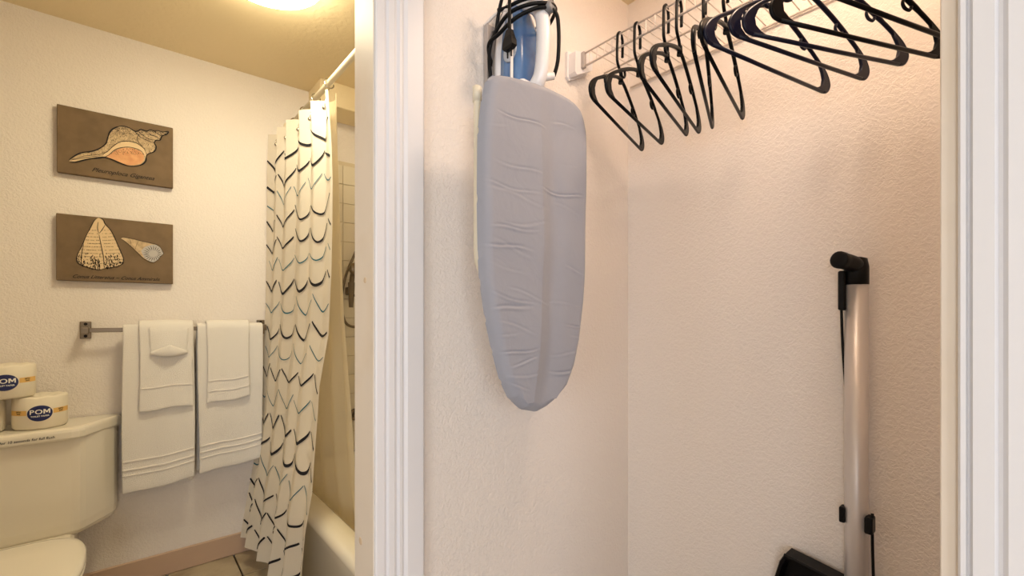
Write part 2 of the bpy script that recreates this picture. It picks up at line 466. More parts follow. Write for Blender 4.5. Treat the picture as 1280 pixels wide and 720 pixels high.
# ------------------------------------------------------------------ toilet rolls
def toilet_roll(c, z, label, ang):
    r, h = 0.0755, 0.122
    t = thing('toilet_roll', (c[0], c[1], z), label, 'toilet roll', 'wrapped rolls on the toilet tank')
    prof = [(0.02, 0.004), (0.055, 0.0), (r - 0.006, 0.001), (r, 0.008), (r + 0.001, h * 0.5), (r, h - 0.008), (r - 0.006, h - 0.001), (0.055, h - 0.003), (0.02, h - 0.010)]
    V, F = lathe(prof, (c[0], c[1], z), 'z', 36)
    V = [Vector(v) + Vector((0, 0, 0.002 * math.sin(9 * math.atan2(v[1] - c[1], v[0] - c[0])))) * (1 if v[2] > z + h * 0.9 else 0) for v in V]
    O('wrapper', V, F, 'roll_wrap', t, smooth=True)
    def bend(v2, lift):
        a = ang + v2[0] / r
        rr = r + 0.0008 + lift
        return (c[0] + rr * math.cos(a), c[1] + rr * math.sin(a), z + h * 0.5 + v2[1])
    def strip(x0, x1, y0, y1, n=10):
        V = [(lerp(x0, x1, i / n), y) for y in (y0, y1) for i in range(n + 1)]
        F = [(i, i + 1, n + 2 + i, n + 1 + i) for i in range(n)]
        return V, F
    for bands in (strip(-0.098, -0.036, -0.005, 0.013), strip(0.036, 0.098, -0.005, 0.013)):
        O('gold_band', [bend(v, 0.0006) for v in bands[0]], bands[1], 'roll_gold', t)
    # oval badge
    V, F = [(0, 0)], []
    for ring in range(1, 5):
        for k in range(32):
            a = 2 * PI * k / 32
            V.append((0.0335 * ring / 4 * math.cos(a), 0.029 * ring / 4 * math.sin(a)))
    for k in range(32):
        F.append((0, 1 + k, 1 + (k + 1) % 32))
        for ring in range(3):
            b = 1 + ring * 32
            F.append((b + k, b + 32 + k, b + 32 + (k + 1) % 32, b + (k + 1) % 32))
    bd = O('badge', [bend(v, 0.0012) for v in V], F, 'logo_navy', t)
    v1, f1 = text_geo('PO', 0.0235, 0, 0.0004, 1.1)
    mo = [(0, 0), (0, 0.0165), (0.0046, 0.0165), (0.0085, 0.0085), (0.0124, 0.0165), (0.017, 0.0165), (0.017, 0), (0.0132, 0), (0.0132, 0.0105), (0.0097, 0.0035), (0.0073, 0.0035), (0.0038, 0.0105), (0.0038, 0)]
    mx = max(v.x for v in v1) - 0.0075
    v1 = [Vector((v.x - 0.0095, v.y, 0)) for v in v1] + [Vector((mx + a, b, 0)) for a, b in mo]
    k0 = len(v1) - 13
    f1 = f1 + [tuple(k0 + i for i in q) for q in ((0, 12, 11, 1), (1, 11, 2), (2, 11, 10, 3), (10, 9, 3), (3, 9, 8, 4), (8, 5, 4), (8, 7, 6, 5))]
    v2, f2 = text_geo('TOILET PAPER', 0.0075, 0, 0.0002)
    g = merge(([(v.x * 1.06, v.y - 0.002) for v in v1], f1), ([(v.x, v.y - 0.013) for v in v2], f2))
    O('badge_lettering', [bend(v, 0.0019) for v in g[0]], g[1], 'logo_white', bd)
    v3, f3 = text_geo('SEPTIC', 0.006, 0, 0.0002); v4, f4 = text_geo('SAFE', 0.006, 0, 0.0002)
    for sx in (-1, 1):
        g = merge(([(v.x + sx * 0.060, v.y + 0.006) for v in v3], f3), ([(v.x + sx * 0.060, v.y - 0.001) for v in v4], f4))
        O('small_lettering', [bend(v, 0.0014) for v in g[0]], g[1], 'ink_black', t)
cam_ang = lambda c: math.atan2(-c[1], -c[0])
for c, z, lb, da in (((-0.243, 2.497), 0.757, 'wrapped toilet roll with navy badge, right one standing on the tank lid', -0.02),
                     ((-0.408, 2.490), 0.757, 'wrapped toilet roll cut off by the left edge, lower left on the tank lid', -0.75),
                     ((-0.330, 2.492), 0.879, 'wrapped toilet roll with navy badge stacked on top of two other rolls', -0.06)):
    toilet_roll(c, z, lb, cam_ang(c) + da)

# ------------------------------------------------------------------ shell pictures
def canvas_art(name, x0, x1, z0, z1, label, conv, layers, lettering, lx, lz, lsize, tilt=0.0):
    yb, yf = PT - 0.002, PT - 0.026
    t = thing(name, ((x0 + x1) / 2, yb, z0), label, 'picture', 'shell pictures on the bathroom wall')
    O('canvas', *box((x0, yf, z0), (x1, yb, z1), 0.002, 1), 'canvas', t)
    def to3(p, lift):
        u, v = conv(p)
        return (lerp(x0, x1, u), yf - lift, lerp(z1, z0, v))
    lift = 0.0006
    for nm, items, m in layers:
        gs = []
        for kind, pts, w in items:
            if kind == 'fill':
                gs.append(([to3(p, lift) for p in pts], [tuple(range(len(pts)))]))
            else:
                q = [conv(p) for p in pts]
                q = [(lerp(x0, x1, u), lerp(z1, z0, v)) for u, v in q]
                V, F = ribbon2d(q, w)
                gs.append(([(a, yf - lift, b) for a, b in V], F))
        O(nm, *merge(*gs), m, t)
        lift += 0.0005
    tv, tf = text_geo(lettering, lsize * 0.9, 0.5, 0.0002, 0.98)
    O('lettering', [(lx + v.x, yf - 0.0008, lz + v.y) for v in tv], tf, 'ink_black', t)
def sp2(pts, n=4, closed=False): return [(p.x, p.y) for p in smooth_path([(a, b, 0) for a, b in pts], n, closed)]
def inside(p, poly):
    c = False; n = len(poly)
    for i in range(n):
        (x1, y1), (x2, y2) = poly[i], poly[(i + 1) % n]
        if (y1 > p[1]) != (y2 > p[1]) and p[0] < (x2 - x1) * (p[1] - y1) / (y2 - y1) + x1: c = not c
    return c
def conv1(p):
    u = (p[0] - 72) / 826.0
    return u, (p[1] - (80 + 160 * u)) / (480 - 60 * u)
conch = [(150, 480), (195, 440), (240, 420), (300, 410), (350, 390), (395, 355), (410, 310), (425, 270), (460, 240), (510, 228), (560, 238), (600, 262), (625, 262), (650, 250),
         (690, 262), (720, 252), (750, 262), (775, 258), (815, 268), (860, 265), (845, 285), (810, 295), (795, 325), (765, 325), (750, 345), (765, 370), (750, 405), (705, 420),
         (690, 440), (685, 470), (660, 495), (610, 508), (560, 508), (500, 490), (440, 465), (390, 450), (330, 455), (260, 470), (190, 490)]
lip = [(160, 480), (240, 450), (380, 428), (450, 370), (500, 340), (560, 335), (620, 350), (670, 385), (690, 420), (680, 440), (640, 395), (580, 375), (520, 375), (460, 395), (420, 430), (380, 445), (260, 465), (185, 489)]
aper = [(390, 450), (430, 425), (470, 395), (520, 380), (580, 380), (640, 400), (672, 430), (670, 465), (650, 490), (600, 503), (550, 503), (490, 485), (440, 462)]
conch_s = sp2(conch, 3, True)
rnd = random.Random(3)
hatch = []
while len(hatch) < 620:
    x, y = rnd.uniform(180, 850), rnd.uniform(230, 440)
    if inside((x, y), conch_s) and not inside((x, y), lip) and not inside((x, y), aper):
        a = rnd.uniform(0.2, 1.2); L = rnd.uniform(4, 11)
        if rnd.random() < 0.3 + 0.6 * (y < 290):
            hatch.append(('line', [(x, y), (x + L / 2 * math.cos(a), y + L / 2 * math.sin(a)), (x + L * math.cos(a), y + L * math.sin(a))], 0.0014))
ahatch = []
while len(ahatch) < 70:
    x, y = rnd.uniform(450, 670), rnd.uniform(380, 425)
    if inside((x, y), aper): ahatch.append(('line', [(x, y), (x + 3, y + 4), (x + 6, y + 7)], 0.0012))
lines = [('line', conch_s[i:i + 9], rnd.uniform(0.0034, 0.0062)) for i in range(0, len(conch_s) - 6, 6)]
lines += [('line', sp2(q), 0.0022) for q in ([(160, 478), (250, 445), (380, 425), (450, 368), (500, 338), (560, 333), (620, 348), (672, 385), (690, 425)],
          [(185, 488), (260, 468), (390, 449), (460, 395), (520, 377), (580, 377), (645, 398), (675, 432)], [(600, 262), (640, 300), (690, 325), (750, 345)], [(625, 262), (680, 300), (720, 320), (765, 325)],
          [(690, 262), (730, 290), (765, 300), (795, 320)], [(750, 262), (775, 280), (810, 295)], [(815, 268), (825, 280), (845, 284)], [(170, 475), (260, 455), (380, 437)], [(640, 275), (620, 320), (660, 370)])]
canvas_art('canvas_picture', -0.206, 0.170, 1.757, 2.030, 'brown canvas print of one horse conch shell, upper of the two pictures', conv1,
           [('shell_body', [('fill', conch_s, 0)], 'ink_cream'), ('shell_lip', [('fill', lip, 0)], 'ink_pale'), ('shell_opening', [('fill', aper, 0)], 'ink_orange'),
            ('shell_lines', lines + hatch + ahatch, 'ink_black')], 'Pleuroploca Gigantea', -0.206 + 0.376 * 0.545, 1.757 + 0.022, 0.027)
def conv2(p):
    u = (p[0] - 75) / 948.0
    return u, (p[1] - (80 + 95 * u)) / (548 - 71 * u)
coneA = [(395, 118), (430, 135), (445, 170), (490, 220), (525, 290), (560, 370), (590, 440), (590, 480), (560, 505), (500, 520), (440, 530), (400, 540), (340, 530), (280, 510), (240, 490), (225, 460), (235, 410), (265, 350), (295, 270), (330, 200), (360, 140)]
coneB = [(572, 285), (590, 275), (650, 285), (740, 305), (830, 325), (870, 335), (905, 355), (930, 395), (935, 410), (910, 430), (890, 455), (850, 478), (810, 470), (760, 445), (710, 400), (650, 345), (600, 305)]
endB = [(740, 385), (770, 355), (830, 335), (870, 337), (905, 357), (930, 395), (935, 410), (910, 430), (890, 455), (850, 477), (810, 470), (765, 440)]
A_s, B_s = sp2(coneA, 3, True), sp2(coneB, 3, True)
L2 = [('line', A_s[i:i + 9], 0.0028) for i in range(0, len(A_s) - 6, 6)] + [('line', B_s[i:i + 9], 0.0018) for i in range(0, len(B_s) - 6, 6)]
for k in range(11):                # dotted bands on the cone shell
    y = 215 + k * 27
    for s in range(46):
        x = 235 + s * 8 + rnd.uniform(-2, 2); yy = y + 8 * math.sin((x - 220) / 360 * PI) - 4
        if inside((x, yy), A_s) and rnd.random() < 0.8 and not (400 < x - (y - 215) * 0.12 < 414):
            L2.append(('line', [(x, yy), (x + 2.5, yy + 1), (x + 5, yy + 1.5)], 0.0027))
for k in range(420):               # dark foot
    x, y = rnd.uniform(228, 590), rnd.uniform(400, 530)
    if inside((x, y), A_s) and rnd.random() < (y - 370) / 150 and not (405 < x < 437):
        L2.append(('line', [(x, y), (x + rnd.uniform(-3, 3), y + 7), (x + rnd.uniform(-3, 3), y + 15)], 0.0024))
L2 += [('line', sp2(q), 0.0022) for q in ([(395, 250), (415, 350), (432, 440), (436, 525)], [(360, 430), (368, 480), (362, 528)], [(390, 150), (385, 200), (395, 245)], [(445, 175), (420, 215), (398, 245)], [(280, 330), (262, 420), (262, 490)])]
for k in range(20):
    a = 2 * PI * k / 20
    L2.append(('line', [(845 + 38 * math.cos(a), 408 + 26 * math.sin(a)), (842 + 60 * math.cos(a + 0.12), 408 + 45 * math.sin(a + 0.12)), (838 + 84 * math.cos(a + 0.1), 406 + 62 * math.sin(a + 0.1))], 0.0024))
L2 += [('line', sp2([(640, 290), (652, 310), (655, 345)]), 0.0012), ('line', sp2([(720, 303), (700, 340), (690, 378)]), 0.001)]
canvas_art('canvas_picture', -0.208, 0.170, 1.321, 1.591, 'brown canvas print of two cone shells, lower of the two pictures', conv2,
           [('cone_shell', [('fill', A_s, 0)], 'ink_pale'), ('small_cone_shell', [('fill', B_s, 0)], 'ink_cream'), ('shell_crown', [('fill', endB, 0)], 'ink_grey'), ('shell_lines', L2, 'ink_black')],
           'Conus Litteratus ~ Conus Ammiralis', -0.208 + 0.378 * 0.495, 1.321 + 0.012, 0.0215)

# ------------------------------------------------------------------ towel bar and towels
t = thing('towel_bar', (0.22, PT, 1.10), 'metal towel bar screwed to the bathroom wall, left bracket showing', 'towel bar')
BARY, BARZ = PT - 0.062, 1.118
O('rail', *box((-0.125, BARY - 0.005, BARZ - 0.009), (0.540, BARY + 0.005, BARZ + 0.009), 0.002, 1), 'bar_metal', t)
for bx in (-0.122, 0.530):
    O('bracket', *box((bx - 0.018, PT - 0.008, BARZ - 0.036), (bx + 0.018, PT - 0.001, BARZ + 0.036), 0.003, 2), 'bar_metal', t)
    O('arm', *box((bx - 0.013, BARY - 0.012, BARZ - 0.014), (bx + 0.013, PT - 0.008, BARZ + 0.014), 0.003, 2), 'bar_metal', t)
    for dz in (-0.025, 0.025):
        O('screw', *lathe([(0.006, -0.0105), (0.006, -0.008)], (bx, PT, BARZ + dz), 'y', 12), 'hole_dark', t)

def towel(name, x0, x1, zf, zb, layer, th, label, group, bands, seed, flare=0.0, slope=0.0, wav=0.006):
    """Sheet draped over the bar: back hem up, over the rail, down to the front hem."""
    rr = 0.012 + layer
    top = BARZ + rr
    yfr, ybk = BARY - rr, BARY + rr
    ybk = min(ybk, PT - 0.006 - th / 2)
    La = BARZ - zb; Lc = BARZ - zf; Lb = PI * rr
    tot = La + Lb + Lc
    rn = random.Random(seed); ph = [rn.uniform(0, 6.28) for _ in range(4)]
    def prof(d):
        if d < La: return ybk, zb + d, 1, 0
        if d < La + Lb:
            a = (d - La) / rr
            return BARY + (rr if math.cos(a) < 0 else (ybk - BARY)) * math.cos(a), BARZ + rr * math.sin(a), 0, 0
        e = d - La - Lb
        return yfr, BARZ - e, -1, e / Lc
    def P(u, d, lift=0.0):
        y, z, side, e = prof(d)
        x = lerp(x0, x1, u)
        x += (u - 0.5) * flare * e + 0.004 * math.sin(5 * e + ph[2]) * (u - 0.5)
        if side == -1:
            k = min(1, e * 1.5)
            y -= k * (wav * (1 + math.sin(7 * u + ph[0] + 1.2 * e)) + 0.5 * wav * math.sin(15 * u + ph[1])) * 0.5 + lift + 0.012 * e
            z += slope * (u - 0.5) * e + 0.005 * e * math.sin(6 * u + ph[3])
        return (x, y, z)
    nu, nv = 18, 60
    t = thing(name, ((x0 + x1) / 2, BARY, zf), label, 'towel', group)
    c = O('cloth', *grid(lambda u, v: P(u, v * tot), nu, nv), 'towel_white', t, smooth=True)
    solidify(c, th)
    md = c.modifiers.new('round', 'BEVEL'); md.width = th * 0.4; md.segments = 2; md.limit_method = 'ANGLE'; md.angle_limit = math.radians(50)
    for (a, b) in bands:      # woven bands above the front hem: heights above the hem
        bb = O('woven_band', *grid(lambda u, v: P(lerp(0.004, 0.996, u), tot - lerp(b, a, v), th / 2 + 0.0015), nu, 3), 'towel_band', t, smooth=True)
        solidify(bb, 0.003)
    return t
G = 'bath towels on the towel bar'
towel('bath_towel', -0.006, 0.244, 0.437, 0.42, 0.008, 0.012, 'long white bath towel nearest the toilet tank on the towel bar', G, [(0.135, 0.128), (0.100, 0.092), (0.075, 0.070)], 1, 0.0, 0.02)
towel('bath_towel', 0.256, 0.524, 0.468, 0.46, 0.008, 0.012, 'long white bath towel next to the shower curtain on the towel bar', G, [(0.125, 0.118), (0.098, 0.090), (0.070, 0.065)], 2, -0.01, 0.03)
G = 'hand towels hung over the bath towels'
towel('hand_towel', 0.050, 0.238, 0.772, 0.80, 0.022, 0.010, 'folded white hand towel with the washcloth over it', G, [(0.100, 0.096)], 3, 0.0, 0.0, 0.003)
towel('hand_towel', 0.291, 0.462, 0.782, 0.81, 0.022, 0.010, 'folded white hand towel without a washcloth, nearer the shower curtain', G, [(0.100, 0.096), (0.052, 0.049)], 4, 0.0, 0.02, 0.003)
# washcloth folded into a pocket
t = thing('washcloth', (0.15, BARY, 1.05), 'small white washcloth folded over the left hand towel', 'washcloth')
def wc(u, v):
    rr = 0.034; top = BARZ + rr
    x = lerp(0.080, 0.222, u)
    L = 0.098 + 0.022 * math.sin(PI * u) ** 0.7; Lb = 0.10
    tot = Lb + PI * rr + L; d = v * tot
    if d < Lb: return (x, min(BARY + rr, PT - 0.01), BARZ - Lb + d)
    if d < Lb + PI * rr:
        a = (d - Lb) / rr
        return (x, min(BARY + rr * math.cos(a), PT - 0.01), BARZ + rr * math.sin(a) + 0.004 * math.sin(PI * u))
    e = d - Lb - PI * rr; k = e / L
    bulge = 0.018 * math.sin(PI * u) * k
    return (x + (0.5 - u) * 0.012 * k, BARY - rr - 0.004 - bulge, BARZ - e)
c = O('cloth', *grid(wc, 18, 36), 'towel_white', t, smooth=True); solidify(c, 0.008)
def wf(u, v):      # turned-up lower fold
    x = lerp(0.086, 0.216, u); s = math.sin(PI * u)
    zt = BARZ - 0.098 + 0.032 * (1 - abs(2 * u - 1)) ** 1.1; zb = BARZ - 0.106 - 0.012 * s
    return (x, BARY - 0.034 - 0.012 - 0.024 * s - 0.006 * math.sin(PI * v), lerp(zt, zb, v))
c = O('fold', *grid(wf, 16, 6), 'towel_white', t, smooth=True); solidify(c, 0.006)

# ------------------------------------------------------------------ bathtub
t = thing('bathtub', (0.93, 1.85, 0), 'cream enamel bathtub behind the shower curtain', 'bathtub')
def rrect(x0, x1, y0, y1, r, z, n=6):
    out = []
    for cx, cy, a0 in ((x1 - r, y1 - r, 0), (x0 + r, y1 - r, 90), (x0 + r, y0 + r, 180), (x1 - r, y0 + r, 270)):
        for k in range(n + 1):
            a = math.radians(a0 + 90 * k / n); out.append((cx + r * math.cos(a), cy + r * math.sin(a), z))
    return out
X0, X1, Y0, Y1 = 0.556, BX - 0.014, PB + 0.004, PT - 0.014
O('tub_body', *loft([rrect(X0 + 0.012, X1, Y0, Y1, 0.004, 0.0), rrect(X0 + 0.012, X1, Y0, Y1, 0.004, 0.335), rrect(X0 + 0.002, X1, Y0, Y1, 0.006, 0.352), rrect(X0, X1, Y0, Y1, 0.008, 0.372), rrect(X0 + 0.006, X1, Y0, Y1, 0.008, 0.390), rrect(X0 + 0.020, X1 - 0.003, Y0 + 0.003, Y1 - 0.003, 0.012, 0.399),
     rrect(X0 + 0.045, X1 - 0.02, Y0 + 0.03, Y1 - 0.03, 0.05, 0.402), rrect(X0 + 0.078, X1 - 0.04, Y0 + 0.06, Y1 - 0.05, 0.10, 0.398), rrect(X0 + 0.094, X1 - 0.05, Y0 + 0.07, Y1 - 0.06, 0.11, 0.384), rrect(X0 + 0.11, X1 - 0.07, Y0 + 0.10, Y1 - 0.08, 0.12, 0.25), rrect(X0 + 0.15, X1 - 0.11, Y0 + 0.18, Y1 - 0.12, 0.13, 0.09), rrect(X0 + 0.22, X1 - 0.18, Y0 + 0.25, Y1 - 0.18, 0.12, 0.07)]), 'tub_enamel', t, smooth=True)
O('overflow_plate', *lathe([(0.034, 0), (0.034, -0.008), (0.024, -0.016), (0.004, -0.018)], (1.012, PT - 0.088, 0.32), 'y', 24), 'bronze_dark', t, smooth=True)

# shower fittings on the tiled end wall
tw = PT - 0.018
v = thing('tub_spout', (1.012, tw, 0.58), 'dark metal tub spout on the tiled shower wall', 'faucet')
O('flange', *lathe([(0.034, 0), (0.034, -0.010), (0.024, -0.018)], (1.012, tw, 0.607), 'y', 24), 'bronze_dark', v, smooth=True)
O('spout', *tube(smooth_path([(1.012, tw - 0.01, 0.607), (1.012, tw - 0.06, 0.607), (1.012, tw - 0.10, 0.60), (1.012, tw - 0.125, 0.575)], 5), [0.023] * 6 + [0.022] * 10, 14), 'bronze_dark', v, smooth=True)
v = thing('hand_shower', (1.03, tw, 1.25), 'hand shower with a dark metal hose looping across the tiles', 'shower')
O('arm_flange', *lathe([(0.030, 0), (0.030, -0.008), (0.018, -0.022)], (1.042, tw, 1.962), 'y', 20), 'chrome', v, smooth=True)
O('shower_arm', *tube(smooth_path([(1.042, tw - 0.01, 1.962), (1.042, tw - 0.07, 1.965), (1.042, tw - 0.12, 1.94), (1.042, tw - 0.14, 1.90)], 5), 0.009, 10), 'chrome', v, smooth=True)
O('hose', *tube(smooth_path([(1.062, tw - 0.13, 1.88), (1.075, tw - 0.10, 1.76), (1.045, tw - 0.045, 1.64), (0.99, tw - 0.03, 1.50), (0.95, tw - 0.03, 1.40), (0.925, tw - 0.03, 1.27), (0.94, tw - 0.03, 1.15), (0.985, tw - 0.03, 1.112), (1.04, tw - 0.03, 1.125), (1.08, tw - 0.035, 1.22), (1.05, tw - 0.045, 1.31), (0.99, tw - 0.05, 1.285)], 6), 0.0075, 10), 'bronze_dark', v, smooth=True)
O('holder', *merge(box((0.955, tw - 0.045, 1.29), (0.992, tw, 1.335), 0.006, 2), tube([(0.972, tw - 0.055, 1.36), (0.968, tw - 0.058, 1.22)], [0.019, 0.012], 14)), 'bronze_dark', v)
O('spray_head', *merge(tube(smooth_path([(0.972, tw - 0.055, 1.35), (0.972, tw - 0.07, 1.40), (0.972, tw - 0.10, 1.43)], 4), 0.014, 12), lathe([(0.02, 0.0), (0.036, -0.02), (0.036, -0.03), (0.005, -0.031)], (0.972, tw - 0.09, 1.43), 'y', 18)), 'bronze_dark', v, smooth=True)

# ------------------------------------------------------------------ shower rod, curtain, liner
RX, RZ = 0.665, 2.167
t = thing('shower_rod', (RX, 1.84, RZ), 'cream shower curtain rod running from wall to wall', 'shower rod')
O('rod', *tube([(RX, PB + 0.004, RZ), (RX, PT - 0.004, RZ)], 0.0125, 16), 'rod_cream', t, smooth=True)
for y, d in ((PT - 0.001, -1), (PB + 0.001, 1)):
    O('flange', *lathe([(0.028, 0.0), (0.028, 0.004 * d), (0.018, 0.018 * d), (0.0126, 0.022 * d)], (RX, y, RZ), 'y', 20), 'rod_cream', t, smooth=True)

NF = 5.0
def near_y(t): return interp([(0, 1.895), (0.2, 1.83), (0.38, 1.815), (0.6, 1.83), (0.78, 1.72), (0.9, 1.73), (1, 1.76)], t)
def far_x(t): return interp([(0, 0.575), (0.1, 0.560), (0.45, 0.546), (0.7, 0.522), (0.82, 0.494), (0.9, 0.468), (1, 0.442)], t)
def near_x(t): return interp([(0, 0.645), (0.1, 0.640), (0.5, 0.610), (0.75, 0.530), (0.85, 0.502), (1, 0.492)], t)
def cur(s, t, lift=0.0):
    ztop = 2.098 - 0.016 * (1 - abs(math.cos(PI * NF * (s + 0.02)))) 
    zb = lerp(0.090, 0.115, s) + 0.006 * math.sin(17 * s)
    z = lerp(ztop, zb, t)
    amp = interp([(0, 0.018), (0.12, 0.009), (0.3, 0.005), (0.65, 0.0045), (0.85, 0.010), (1, 0.020)], t)
    ph = 2 * PI * NF * (s + 0.02) + 0.5 * math.sin(2.2 * t + 3 * s)
    fx = math.cos(ph) * amp + 0.15 * amp * math.cos(0.5 * ph + 1.0 + t)
    fy = 0.35 * amp * math.sin(2 * ph)
    ss = s + 0.012 * math.sin(4 * PI * s + 2 * t)
    y = lerp(2.572, near_y(t), ss) + fy
    x = lerp(far_x(t), near_x(t), s) - fx
    if t > 0.72: x = min(x, 0.538)
    return Vector((x - lift, y, z))
ct = thing('shower_curtain', (0.55, 2.2, 0.09), 'white shower curtain printed with black and teal scalloped waves', 'shower curtain')
NU, NV = 170, 110
c = O('curtain_cloth', *grid(lambda u, v: cur(u, v), NU, NV), 'curtain_cloth', ct, smooth=True)
hem = O('side_hem', *grid(lambda u, v: cur(lerp(0.955, 0.998, u), v, 0.0014), 6, 110), 'curtain_cloth', c, smooth=True)
# printed waves: each row of scallops follows the cloth
def strokes(kinds, seed):
    rn = random.Random(seed); gs = []
    for row, kind in enumerate('BBTBBTBTBTBTBBTBBB'):
        if kind not in kinds: continue
        t0 = (2.093 - (1.945 - 0.1045 * row)) / 2.0
        per = 0.235; s = -0.10 + rn.uniform(0, 0.15)
        while s < 1.0:
            w = per * rn.uniform(0.82, 1.15); s1 = s + w
            A = rn.uniform(0.028, 0.040); wid = 0.0125 if kind == 'B' else 0.0066
            n = 30; line = []
            dt0, dt1 = rn.uniform(-0.008, 0.008), rn.uniform(-0.008, 0.008)
            gap0, gap1 = rn.uniform(0, 0.05), rn.uniform(0.0, 0.07)
            for k in range(n + 1):
                q = lerp(gap0, 1 - gap1, k / n)
                ss = lerp(s, s1, q)
                tt = t0 + lerp(dt0, dt1, q) + A * 0.5 - A * abs(2 * q - 1) ** 1.7
                line.append((ss, tt, q))
            V, F = [], []; 
            good = [p for p in line if 0.004 < p[0] < 0.992]
            if len(good) > 3:
                m = len(good)
                for k, (ss, tt, q) in enumerate(good):
                    a = good[max(k - 1, 0)]; b = good[min(k + 1, m - 1)]
                    ds, dz = (b[0] - a[0]) * 0.78, (b[1] - a[1]) * 2.0
                    L = math.hypot(ds, dz) or 1
                    hw = wid / 2 * (0.35 + 0.65 * math.sin(PI * min(max(q, 0), 1)) ** 0.5 * (0.75 + 0.25 * math.sin(3 * q + row)))
                    os_, oz = -dz / L * hw, ds / L * hw
                    V += [cur(ss + os_ / 0.78, tt + oz / 2.0, 0.0030), cur(ss - os_ / 0.78, tt - oz / 2.0, 0.0030)]
                F = [(2 * k, 2 * k + 1, 2 * k + 3, 2 * k + 2) for k in range(m - 1)]
                gs.append((V, F))
            s = s1 + rn.uniform(-0.002, 0.006)
    return gs
for g in strokes('B', 5): O('black_wave_stroke', *g, 'print_black', c)
for g in strokes('T', 9): O('teal_wave_stroke', *g, 'print_teal', c)
for k, (ry, rt) in enumerate(((1.985, 0.92), (2.16, 0.70), (2.335, 0.49), (2.50, 0.26), (2.57, 0.06))):
    ring = [(RX + 0.019 * math.cos(a), ry + 0.004 * math.sin(a), RZ - 0.004 + 0.021 * math.sin(a)) for a in [2 * PI * i / 20 for i in range(20)]]
    r = O('curtain_ring', *tube(ring, 0.0028, 8, True), 'chrome', ct, smooth=True)
    p = cur(rt, 0.018)
    O('hook_wire', *tube(smooth_path([(RX, ry, RZ - 0.026), (RX - 0.012, (ry + p.y) / 2, RZ - 0.05), (p.x - 0.006, p.y, p.z + 0.012), (p.x - 0.007, p.y, p.z - 0.01)], 4), 0.002, 6), 'chrome', ct, smooth=True)
    O('hook_bead', *lathe([(0.001, -0.009), (0.006, -0.007), (0.009, 0), (0.006, 0.007), (0.001, 0.009)], (p.x - 0.010, p.y, p.z - 0.016), 'z', 14), 'chrome', ct, smooth=True)
def liner(s, t):
    z = lerp(2.11, 0.20, t)
    ny = interp([(0, 1.935), (0.24, 1.905), (0.5, 1.86), (0.7, 1.80), (0.9, 1.755), (1, 1.75)], t)
    y = lerp(2.56, ny, s); amp = 0.016
    x = interp([(0, 0.686), (0.8, 0.700), (0.9, 0.715), (1, 0.735)], t) + amp * math.cos(2 * PI * 4.5 * s + 1.5 * t) * interp([(0, 0.6), (0.5, 1), (1, 0.9)], t)
    return (x, y, z)
tag(O('curtain_liner', *grid(liner, 90, 50), 'liner_cloth', smooth=True), 'translucent cream liner hanging inside the printed shower curtain', 'curtain liner')

# ------------------------------------------------------------------ iron caddy, iron, ironing board
t = thing('iron_caddy', (0.79, PA, 1.75), 'white wire and plate iron caddy screwed to the wall above the ironing board', 'caddy')
O('back_plate', *merge(box((0.734, PA - 0.012, 1.66), (0.846, PA - 0.001, 1.958), 0.002, 1), box((0.730, PA - 0.018, 1.66), (0.735, PA - 0.001, 1.958), 0.001, 1), box((0.845, PA - 0.018, 1.66), (0.850, PA - 0.001, 1.958), 0.001, 1)), 'caddy_grey', t)
for sx in (0.733, 0.847):
    O('wire_prong', *tube(smooth_path([(sx, PA - 0.004, 1.955), (sx, PA - 0.055, 1.962), (sx, PA - 0.095, 1.950), (sx, PA - 0.112, 1.925), (sx, PA - 0.114, 1.85), (sx, PA - 0.114, 1.75), (sx, PA - 0.118, 1.70), (sx, PA - 0.135, 1.685), (sx, PA - 0.150, 1.70)], 5), 0.0038, 8), 'caddy_white', t, smooth=True)
    O('wire_rest', *tube([(sx, PA - 0.114, 1.735), (sx, PA - 0.006, 1.735)], 0.0035, 8), 'caddy_white', t, smooth=True)
O('screw', *lathe([(0.007, -0.017), (0.006, -0.019), (0.002, -0.0195)], (0.752, PA, 1.935), 'y', 12), 'iron_steel', t)

IX, IY, IZ = 0.790, 0.945, 1.742     # heel of the iron: centre, sole plane, bottom
t = thing('steam_iron', (IX, IY, IZ), 'blue and white steam iron standing nose up with its black cord wrapped round', 'iron')
def hw(f): return interp([(0, 0.052), (0.15, 0.0555), (0.4, 0.054), (0.6, 0.047), (0.78, 0.034), (0.9, 0.019), (0.97, 0.009), (1, 0.002)], f)
IL = 0.285
def slab(d0, d1, f0, f1, k, kd=1.0, n=16, dfun=None):
    rings = []
    for i in range(n + 1):
        f = lerp(f0, f1, i / n); w = hw(f) * k; a, b = d0, d1
        if dfun: a, b = dfun(f)
        ring = []
        for (cw, cd) in ((-1, 0), (-1, 0.35), (-0.94, 0.7), (-0.75, 0.93), (-0.4, 1), (0, 1), (0.4, 1), (0.75, 0.93), (0.94, 0.7), (1, 0.35), (1, 0), (0.5, 0), (-0.5, 0)):
            ring.append((IX + cw * w, IY - lerp(a, b, cd), IZ + f * IL))
        rings.append(ring)
    return loft(rings)
O('soleplate', *slab(0.0, 0.006, 0.0, 1.0, 1.03), 'iron_steel', t)
O('body', *slab(0, 0, 0.0, 0.985, 1.0, dfun=lambda f: (0.006, interp([(0, 0.034), (0.5, 0.030), (1, 0.014)], f))), 'iron_white', t, smooth=True)
O('water_tank', *slab(0, 0, 0.03, 0.90, 0.90, dfun=lambda f: (0.026, interp([(0.03, 0.082), (0.3, 0.086), (0.6, 0.082), (0.8, 0.066), (0.92, 0.04)], f))), 'iron_blue', t, smooth=True)
O('clear_window', *lathe([(0.001, -0.004), (0.022, -0.003), (0.026, 0.0)], (IX - 0.0485, IY - 0.062, IZ + 0.105), 'x', 20), 'iron_clear', t, smooth=True)
